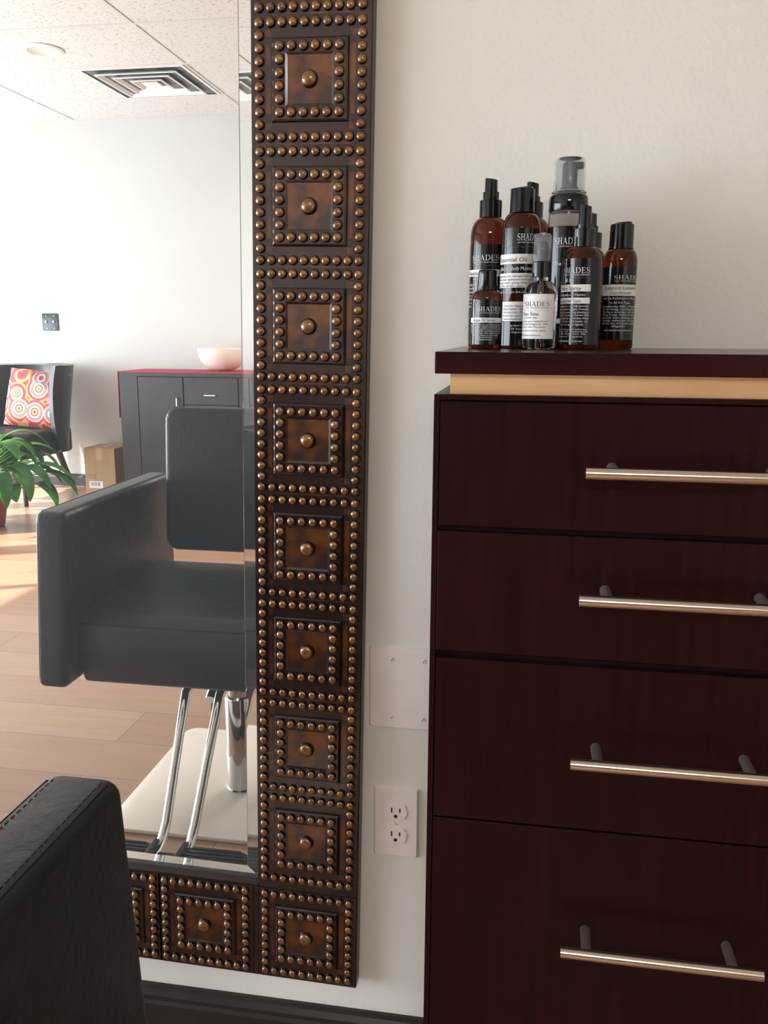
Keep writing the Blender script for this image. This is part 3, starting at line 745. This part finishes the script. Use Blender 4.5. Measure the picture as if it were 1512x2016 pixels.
# 9 leave-in conditioner
s = B('disc_top_bottle', 'rightmost bottle, amber with flat black cap, labelled Leave-In Conditioner', 1211, .104)
bd = s.body(491, 520, 687, 21, 32.5, AMBER); R_ = s.r(32.5)
lb = s.patch('label', R_, 1186, 1248, 527, 669, LABK, bd); s.patch('label_band', R_, 1188, 1251, 562, 583.5, LABW, lb, .0004)
s.text([('SHADES', 1209, 1251.5, 552, 544, 1), (SMALL, 1210, 1250, 556.5, 554), ('with Sea Buckthorn and Keratin', 1190, 1248, 590.5, 586), ('For All Hair Types', 1200, 1238, 599, 594.5),
        ('strengthening effects of keratin', 1189, 1247, 606, 602), ('to the relaxing, nourishing flower', 1189, 1247, 611.5, 607.5), ('Sea Berry minimizes hair loss.', 1189, 1246, 617, 613), ('Wheat Protein, Panthenol and the', 1188, 1246, 622.5, 618.5), ('botanicals, inhibits breakage, combs', 1188, 1246, 628, 624),
        ('hydrate, making hair stronger', 1188, 1245, 633.5, 629.5), ('Ideal for dry, chemically treated,', 1187, 1245, 639, 635), ('damaged hair', 1204, 1230, 644.5, 640.5), ('www.shadeshairproducts.com', 1190, 1241, 652, 648)], R_, INKW, lb)
s.text([('Botanical Leave-In', 1193, 1248, 571.5, 564.5), ('Conditioner', 1202, 1240, 581, 574)], R_, INKB, lb, .0007)
s.flourish(R_, 1200, 1248, 560, INKG, lb, 2)
s.disccap(442, 491, 23, -.3)
# 2 argan serum
s = B('serum_bottle', 'small amber serum bottle with tall black cap, front left of the bottles', 956, .170)
bd = s.body(572, 592, 687, 19, 30.5, AMBER); R_ = s.r(30.5)
lb = s.patch('label', R_, 928, 987, 592, 678, LABK, bd); s.patch('label_band', R_, 928, 986, 626, 635.5, LABW, lb, .0004)
s.text([('SHADES', 940.5, 984, 613.5, 604.5, 1), (SMALL, 942, 983, 618, 615.5), ('Argan Oil Serum is an ultra light treatment', 928, 984, 641, 638), ('oil that absorbs, conditions and protects', 928, 984, 645, 642), ('strands, frizz, conditions and smooths', 928, 984, 649, 646),
        ('repairs, leaving hair small amount in palm', 928, 984, 653, 650), ('onto damp hair, then style as usual', 929, 983, 657, 654), ('used daily restores the luster', 930, 980, 661, 658), ('special conditions', 936, 968, 665, 662), ('www.shadeshairproducts.com', 935, 967, 669.5, 666.5)], R_, INKW, lb)
s.text([('Argan Oil Serum', 933, 974, 633.5, 627.5)], R_, INKB, lb, .0007)
s.flourish(R_, 934, 984, 621, INKG, lb, 2)
s.part('cap', [(572.5, 19.5), (571, 20.2), (533, 17.5), (531.5, 16)], BLKP)
# 5 clear pure shine
s = B('glass_spray_bottle', 'small clear glass spray bottle with white label, front centre', 1060, .176)
bd = s.body(553, 584, 686, 13, 33, CLEAR); R_ = s.r(33)
s.part('glass_neck', [(553.5, 13), (545, 13)], CLEAR, bd)
lb = s.patch('label', R_, 1028, 1089, 580, 667, LABW, bd, .0003)
s.patch('label_back', R_ - .0008, 1029, 1088, 580, 667, LABW, lb, 0)
s.text([('SHADES', 1035, 1081, 604, 594.5, 1), (SMALL, 1036, 1081, 608.5, 606), ('Pure Shine', 1033, 1060, 622, 615), ('for All Hair Types', 1033, 1058, 627.5, 624), ('glossy shine, gives moisture and', 1029, 1077, 634.5, 631), ('shine, dull and damaged hair while', 1029, 1077, 640, 636.5), ('body, smooth shine. Non-greasy', 1028, 1072, 645.5, 642), ('spray two to three times into dry, styled hair', 1028, 1075, 652.5, 649), ('www.shadeshairproducts.com', 1028, 1064, 661.5, 658)], R_, INKB, lb, .0006)
s.flourish(R_, 1033, 1081, 612, INKL, lb, 2)
s.part('collar', [(546, 18.5), (545, 19.2), (517, 18.5), (515, 16.5), (511, 16.5)], BLKP)
s.part('spray_head', [(515, 12), (480, 12), (476, 9)], BLKP)
b = NB(); lathe(b, [(s.r(17.5), s.z(515)), (s.r(17), s.z(466)), (s.r(15), s.z(461)), (s.r(10), s.z(459)), (0, s.z(458.6))], 40, close=False)
bmesh.ops.solidify(b, geom=b.faces[:], thickness=.0007); bmesh.ops.recalc_face_normals(b, faces=b.faces); obj('dust_cap', b, FROST, s.o, 40)
b = NB(); tube(b, [(0, 0, s.z(550)), (.001, 0, s.z(600)), (.003, 0, s.z(680))], .0016, 10); obj('dip_tube', b, FROST, s.o)

# ---------------------------------------------------------------- salon chair (seen directly at lower left and in the mirror)
AF = .525                       # distance of the arm fronts from the wall
SC = thing('salon_chair', 'black leather hydraulic salon chair on chrome post facing the mirror', 'chair', (-.387, -(AF + .28), 0))
ox, oy = .387, AF + .28
def L(x, a, z_): return (x + ox, -a + oy, z_)        # world x, distance from wall, height -> chair space
AW = .072
def armmesh(x0):
    b = NB(); prof = []
    for (a, z_) in ((AF, .781), (AF - .038, .395), (1.10, .395), (1.10, .780)): prof.append((-a + oy, z_))
    prism(b, prof, 'x', x0 + ox, x0 + AW + ox, .017, 5)
    return b
for x0 in (-.733, -.101):
    a = obj('armrest', armmesh(x0), LEATH, SC, 50)
    b = NB()
    for xx in (x0 + .0085, x0 + AW - .0085):
        tube(b, [L(xx, 1.09, .7795), L(xx, AF + .02, .7795), L(xx, AF + .006, .7725), L(xx, AF - .0005, .754), L(xx, AF - .036, .42)], .0007, 6)
    for q in range(64):      # stitches
        for xx in (x0 + .0140, x0 + AW - .0140):
            a_ = AF + .02 + q * .0085; box(b, xx + ox - .0004, xx + ox + .0004, -a_ + oy - .0026, -a_ + oy + .0026, .7800, .7809)
    obj('seam', b, THREAD, a)
b = NB()
prof = [(-(AF + .035) + oy, .385), (-(AF + .012) + oy, .47), (-(AF + .018) + oy, .525), (-(AF + .05) + oy, .548), (-(AF + .16) + oy, .552), (-(AF + .34) + oy, .562), (-(AF + .44) + oy, .567), (-(AF + .46) + oy, .50), (-(AF + .46) + oy, .385)]
prism(b, prof, 'x', -.662 + ox, -.100 + ox, .010, 3); obj('seat', b, LEATH, SC, 50)
b = NB(); tube(b, [L(-.655, AF + .018, .530), L(-.112, AF + .018, .530)], .0014, 6); obj('seat_seam', b, THREAD, SC)
b = NB(); prism(b, rrect(.492, .378, .035, 5, 0, .779), 'y', -.032, .032, .016, 4)
bmesh.ops.rotate(b, cent=(0, 0, .6), matrix=Matrix.Rotation(.08, 3, 'X'), verts=b.verts)
bmesh.ops.translate(b, verts=b.verts, vec=(0, -1.0 + oy, 0)); bk = obj('backrest', b, LEATH, SC, 50)
b = NB(); ring = rrect(.492 - .012, .378 - .012, .03, 5, 0, .779)
tube(b, [(p[0], .0325 * .82, p[1]) for p in ring + ring[:1]], .0013, 6)
bmesh.ops.rotate(b, cent=(0, 0, .6), matrix=Matrix.Rotation(.08, 3, 'X'), verts=b.verts)
bmesh.ops.translate(b, verts=b.verts, vec=(0, -1.0 + oy, 0)); obj('backrest_seam', b, THREAD, bk)
b = NB(); box(b, -.02, .02, -.17 - .09, -.17 - .075, .40, .68, .003); box(b, -.02, .02, -.255, .05, .372, .384, .003); obj('back_bracket', b, CHROME, SC)
b = NB(); box(b, -.11, .11, -.13, .13, .365, .385, .004); box(b, -.05, .05, -.05, .05, .330, .365, .006); obj('seat_frame', b, RUBBER, SC)
PC = (-.39 + ox, -.82 + oy)
b = NB(); lathe(b, [(.026, .24), (.026, .335)], 32, PC); obj('piston', b, CHROME, SC, 40)
b = NB(); lathe(b, [(.038, .012), (.038, .014), (.034, .015), (.034, .258), (.032, .262), (.027, .262)], 40, PC); obj('post', b, CHROME, SC, 40)
b = NB(); prism(b, rrect(.535, .540, .035, 5, -.384 + ox, -.853 + oy), 'z', .001, .012, .003, 2); obj('base_plate', b, SATIN, SC, 40, label='square satin metal base plate')
b = NB(); tube(b, [L(-.335, .80, .30), L(-.40, .755, .31), L(-.425, .74, .302)], .006, 12); tube(b, [L(-.425, .72, .290), L(-.425, .755, .312)], .014, 16)
box(b, -.43 + ox, -.42 + ox, -.745 + oy, -.735 + oy, .255, .29); obj('pump_lever', b, CHROME, SC, 40)
for s_ in (-1, 1):
    b = NB(); x = -.390 + s_ * .040
    tube(b, [L(x, .62, .378), L(x, .585, .365), L(-.39 + s_ * .032, .435, .135), L(-.39 + s_ * .032, .410, .112), L(-.39 + s_ * .032, .385, .102), L(-.39 + s_ * .032, .335, .098)], .0105, 16); obj('footrest_tube', b, CHROME, SC, 40)
b = NB(); prism(b, rrect(.30, .040, .012, 4, -.39 + ox, -.354 + oy), 'z', .098, .106, .002, 1); obj('footrest_tray', b, RUBBER, SC, 40)
for s_ in (-1, 1):
    b = NB(); cx_ = -.39 + s_ * .102
    prism(b, rrect(.150, .066, .030, 8, cx_ + ox, -.350 + oy), 'z', .1063, .120, .004, 2)
    for k in range(5): yy = -.350 + oy - .024 + k * .012; wq = .068 - .016 * abs(k - 2) / 2; box(b, cx_ + ox - wq, cx_ + ox + wq, yy - .0026, yy + .0026, .119, .1245, .001, 1)
    box(b, cx_ + ox - s_ * .070 - .006, cx_ + ox - s_ * .070 + .006, -.350 + oy - .036, -.350 + oy + .030, .118, .128, .002, 1)
    obj('footrest_pad', b, RUBBER, SC, 40)

# ---------------------------------------------------------------- sideboard, runner, bowl
SB0 = V(-2.460, 4.45, 0); SBW, SBD, SBH = 1.30, .43, .885
t = thing('sideboard', 'dark espresso sideboard with silver pulls under a red runner by the far wall', 'sideboard', (SB0.x, SB0.y, 0))
b = NB(); box(b, 0, SBW, -SBD, -.002, .09, SBH, .003); box(b, 0, .129, -.002, .016, .09, SBH); box(b, 1.175, SBW, -.002, .016, .09, SBH); box(b, .129, 1.175, -.002, .016, .861, SBH); box(b, .129, 1.175, -.002, .016, .09, .114); obj('body', b, ESP, t)
b = NB()
for x in (.03, SBW - .08): box(b, x, x + .05, -SBD + .03, -SBD + .08, 0, .09); box(b, x, x + .05, -.07, -.02, 0, .09)
obj('feet', b, ESP, t)
def pull(par, x0, x1, z0, z1):
    b = NB(); box(b, x0, x1, .030, .038, z0, z1, .001, 1)
    if x1 - x0 > z1 - z0: box(b, x0, x0 + .008, .016, .031, z0, z1); box(b, x1 - .008, x1, .016, .031, z0, z1)
    else: box(b, x0, x1, .016, .031, z0, z0 + .008); box(b, x0, x1, .016, .031, z1 - .008, z1)
    obj('pull', b, CHROME, par)
b = NB(); box(b, .129, 1.175, -.002, .0025, .114, .861); obj('door_recess', b, DARKSLOT, t)
def front(name, x0, x1, z0, z1, *pl):
    b = NB(); box(b, x0, x1, .001, .017, z0, z1, .001, 1); o = obj(name, b, ESP, t); pull(o, *pl)
front('door', .135, .455, .12, .855, .410, .418, .64, .72)
for zt_, zb_ in ((.855, .675), (.670, .490), (.485, .305), (.300, .12)):
    front('drawer', .462, .842, zb_, zt_, .610, .690, (zt_ + zb_) / 2 - .03, (zt_ + zb_) / 2 - .022)
front('door', .849, 1.169, .12, .855, .882, .890, .64, .72)
RUN = NB(); prism(RUN, [(SB0.x - .014, SBH - .31), (SB0.x - .010, SBH - .31), (SB0.x - .006, SBH + .0005), (SB0.x + SBW + .006, SBH + .0005), (SB0.x + SBW + .01, SBH - .3), (SB0.x + SBW + .014, SBH - .3), (SB0.x + SBW + .010, SBH + .006), (SB0.x - .009, SBH + .006)], 'y', SB0.y - .41, SB0.y + .018)
tag(obj('table_runner', RUN, REDC), 'red cloth runner draped over the top and end of the dark sideboard', 'table runner')
bc = V(-1.80, 4.66, 0)
b = NB(); rr_ = .168; prof = [(0, 0), (.05, 0), (.055, .004)]
for k in range(1, 13):
    a = k / 12 * PI / 2; prof.append((.05 + (rr_ - .05) * math.sin(a), .150 * (1 - math.cos(a)) + .004))
prof += [(rr_ - .006, .154)] + [(.045 + (rr_ - .055) * math.sin(k / 12 * PI / 2), .146 * (1 - math.cos(k / 12 * PI / 2)) + .010) for k in range(11, -1, -1)] + [(0, .010)]
lathe(b, prof, 48, close=False); bmesh.ops.recalc_face_normals(b, faces=b.faces)
tag(obj('bowl', b, BOWL, None, 60, (bc.x, bc.y, SBH + .006)), 'large round cream bowl on the red runner', 'bowl')

# ---------------------------------------------------------------- carton
c0 = V(-2.845, 4.60, 0); c0.z = 0
t = thing('cardboard_box', 'closed brown cardboard box on the floor beside the sideboard', 'box', (c0.x, c0.y, 0))
b = NB(); box(b, 0, .235, -.26, 0, 0.001, .335, .002, 1); cb_ = obj('carton', b, CARD, t)
b = NB(); box(b, .095, .14, -.262, .0008, .3352, .3362); box(b, .095, .14, .0002, .0009, .25, .336); obj('tape', b, pmat('packing_tape', (.55, .42, .26), .25), cb_)
b = NB(); box(b, .03, .135, .0003, .0010, .045, .095); obj('shipping_label', b, PAPER, cb_)
b = NB()
for k in range(10): box(b, .04 + k * .008, .044 + k * .008 - .002 * (k % 3 == 0), .0010, .0013, .06, .088)
for zz_ in (.115, .125, .135, .145): box(b, .012, .085, .0003, .0007, zz_, zz_ + .0015)
for xx in (.012, .0835): box(b, xx, xx + .0015, .0003, .0007, .115, .1465)
obj('printing', b, INK, cb_)

# ---------------------------------------------------------------- light switch
sw = at(0, 0, 0)
s0 = V(-3.271, 4.9, 1.037); s1 = V(-3.140, 4.9, .912)
t = thing('light_switch', 'black double toggle light switch on the far white wall', 'light switch', ((s0.x + s1.x) / 2, ROOM_B, (s0.z + s1.z) / 2))
b = NB(); prism(b, rrect(.130, .125, .008, 3), 'y', 0, .007, .002, 2); o = obj('switch_plate', b, pmat('black_plate', (.03, .045, .045), .3), t, 40)
for sx in (-.03, .03):
    b = NB(); box(b, sx - .005, sx + .005, .006, .020, -.004, .012, .002); obj('toggle', b, WHITEP, t)
    b = NB()
    for q in (.045, -.045): prism(b, [(sx + .002 * math.cos(a * PI / 6), q + .002 * math.sin(a * PI / 6)) for a in range(12)], 'y', .006, .0085)
    obj('screw', b, CHROME, o)

# ---------------------------------------------------------------- armchair with cushion
AC = thing('accent_armchair', 'dark leather accent chair with curved wings beside the far wall', 'armchair', (-3.225, -4.40, 0), (0, 0, math.radians(6)))
def leg(pts, r):
    b = NB(); tube(b, pts, r, 10); return obj('leg', b, BASEB, AC, 50)
leg([(.17, -.22, .33), (.18, -.28, .18), (.20, -.36, .0)], [.026, .022, .014]); leg([(-.25, -.22, .33), (-.265, -.27, .18), (-.285, -.36, .0)], [.026, .022, .014])
leg([(.24, .24, .33), (.245, .255, .0)], [.026, .015]); leg([(-.24, .24, .33), (-.245, .255, .0)], [.026, .015])
b = NB(); prism(b, rrect(.58, .60, .09, 5, 0, .01), 'z', .315, .49, .025, 4); obj('seat', b, LEATH, AC, 60)
# wrap-around back: an arc shell, high at the back and lower at the wing ends
b = NB(); N = 28; inner = []; outer = []
for k in range(N + 1):
    u = -1 + 2 * k / N; a = u * math.radians(104); rx, ry = .335, .34
    e = abs(u) ** 3
    px_, py_ = rx * math.sin(a), -.02 - ry * math.cos(a)
    ztop = .925 - .0 * e; rings_i = []; rings_o = []
    for j in range(9):
        h = j / 8; zz_ = .33 + (ztop - .33) * h
        flare = 1 + .10 * h ** 1.5
        rec = 0 if abs(u) < .6 else (abs(u) - .6) / .4
        fx = px_ * flare; fy = (py_ + .02) * flare - .02 - .06 * h
        fy += rec * (-.16 * (1 - math.sin(PI * min(1, h * .55 + .1))))
        th = .055 * (1 - .25 * rec)
        nx, ny = math.sin(a), -math.cos(a)
        rings_o.append(b.verts.new((fx, fy, zz_))); rings_i.append(b.verts.new((fx - nx * th, fy - ny * th, zz_ - (.01 if j == 8 else 0))))
    inner.append(rings_i); outer.append(rings_o)
for k in range(N):
    for j in range(8):
        b.faces.new((outer[k][j], outer[k + 1][j], outer[k + 1][j + 1], outer[k][j + 1])); b.faces.new((inner[k][j], inner[k][j + 1], inner[k + 1][j + 1], inner[k + 1][j]))
    b.faces.new((outer[k][8], outer[k + 1][8], inner[k + 1][8], inner[k][8])); b.faces.new((outer[k][0], inner[k][0], inner[k + 1][0], outer[k + 1][0]))
for k in (0, N):
    for j in range(8): b.faces.new((outer[k][j], outer[k][j + 1], inner[k][j + 1], inner[k][j]))
bmesh.ops.recalc_face_normals(b, faces=b.faces)
obj('winged_back', b, pmat('glossy_dark_leather', (.022, .026, .028), .27, bump=.15, bscale=120), AC, 60)
def pillow(w, h, d):
    b = NB(); n = 16; F = []; K = []
    for i in range(n + 1):
        for j in range(n + 1):
            u, v = -1 + 2 * i / n, -1 + 2 * j / n
            th = d * ((1 - u ** 4) * (1 - v ** 4)) ** .5; pin = 1 - .06 * (1 - abs(u * v))
            F.append(b.verts.new((u * w / 2 * (1 - .05 * (1 - v * v) * (abs(u) > .9)), th / 2, v * h / 2))); K.append(b.verts.new((u * w / 2 * (1 - .05 * (1 - v * v) * (abs(u) > .9)), -th / 2 - .0005, v * h / 2)))
    for i in range(n):
        for j in range(n):
            q = i * (n + 1) + j
            b.faces.new((F[q], F[q + 1], F[q + n + 2], F[q + n + 1])); b.faces.new((K[q], K[q + n + 1], K[q + n + 2], K[q + 1]))
    bmesh.ops.recalc_face_normals(b, faces=b.faces); return b
p = tag(obj('cushion', pillow(.44, .40, .15), PILLOW, None, 80), 'square cushion with red, teal and cream medallions leaning in the accent armchair', 'cushion')
p.location = (-3.09, -4.48, .690); p.rotation_euler = (math.radians(14), math.radians(5), math.radians(-2))

# ---------------------------------------------------------------- peace lily on the floor
pc = V(-2.90, 3.50, 0)
PLT = thing('potted_plant', 'leafy green peace lily in a red pot on the sunlit floor', 'plant', (pc.x, pc.y, 0))
b = NB(); lathe(b, [(.09, 0), (.10, .01), (.135, .22), (.145, .23), (.145, .25), (.13, .25), (.125, .21), (0, .21)], 36, close=False); b.faces.ensure_lookup_table()
bmesh.ops.recalc_face_normals(b, faces=b.faces); obj('pot', b, POTM, PLT, 40)
b = NB(); lathe(b, [(.126, .215), (0, .222)], 24, close=False); obj('soil', b, SOIL, PLT)
fol = NB(); st = NB(); rnd = random.Random(4)
def lily(az, reach, hmax, ln, wd, droop):
    base = Vector((.03 * math.cos(az), .03 * math.sin(az), .21)); d = Vector((math.cos(az), math.sin(az), 0)); side = Vector((-math.sin(az), math.cos(az), 0))
    tip0 = base + d * reach + Vector((0, 0, hmax))
    mid = base + d * reach * .35 + Vector((0, 0, hmax * .75))
    tube(st, [base, base.lerp(mid, .6), mid, tip0], .0035, 6)
    n = 10; prev = None; pos = tip0.copy(); ang_ = .5
    for k in range(n + 1):
        s_ = k / n; w = wd * math.sin(PI * min(1, s_ * .93 + .05)) ** .8 * (1 - .35 * s_)
        nrm = Vector((0, 0, 1)) * math.cos(ang_) + d * math.sin(-ang_) * -1
        c = [fol.verts.new(pos + side * w * q + nrm * (.18 * w * abs(q))) for q in (-1, -.5, 0, .5, 1)]
        if prev:
            for i in range(4): fol.faces.new((prev[i], prev[i + 1], c[i + 1], c[i])).smooth = True
        prev = c
        pos = pos + (d * math.cos(ang_) + Vector((0, 0, math.sin(ang_)))) * (ln / n); ang_ -= droop / n
for k in range(60):
    az = k * 2.4 + rnd.uniform(-.3, .3); q = rnd.random()
    lily(az, .08 + .17 * q, .32 - .27 * q + rnd.uniform(-.03, .03), rnd.uniform(.24, .36), rnd.uniform(.055, .085), rnd.uniform(1.6, 2.7))
r = bmesh.ops.solidify(fol, geom=fol.faces[:], thickness=.0008)
lf = obj('foliage', fol, LEAF, PLT); obj('stems', st, STEM, PLT)
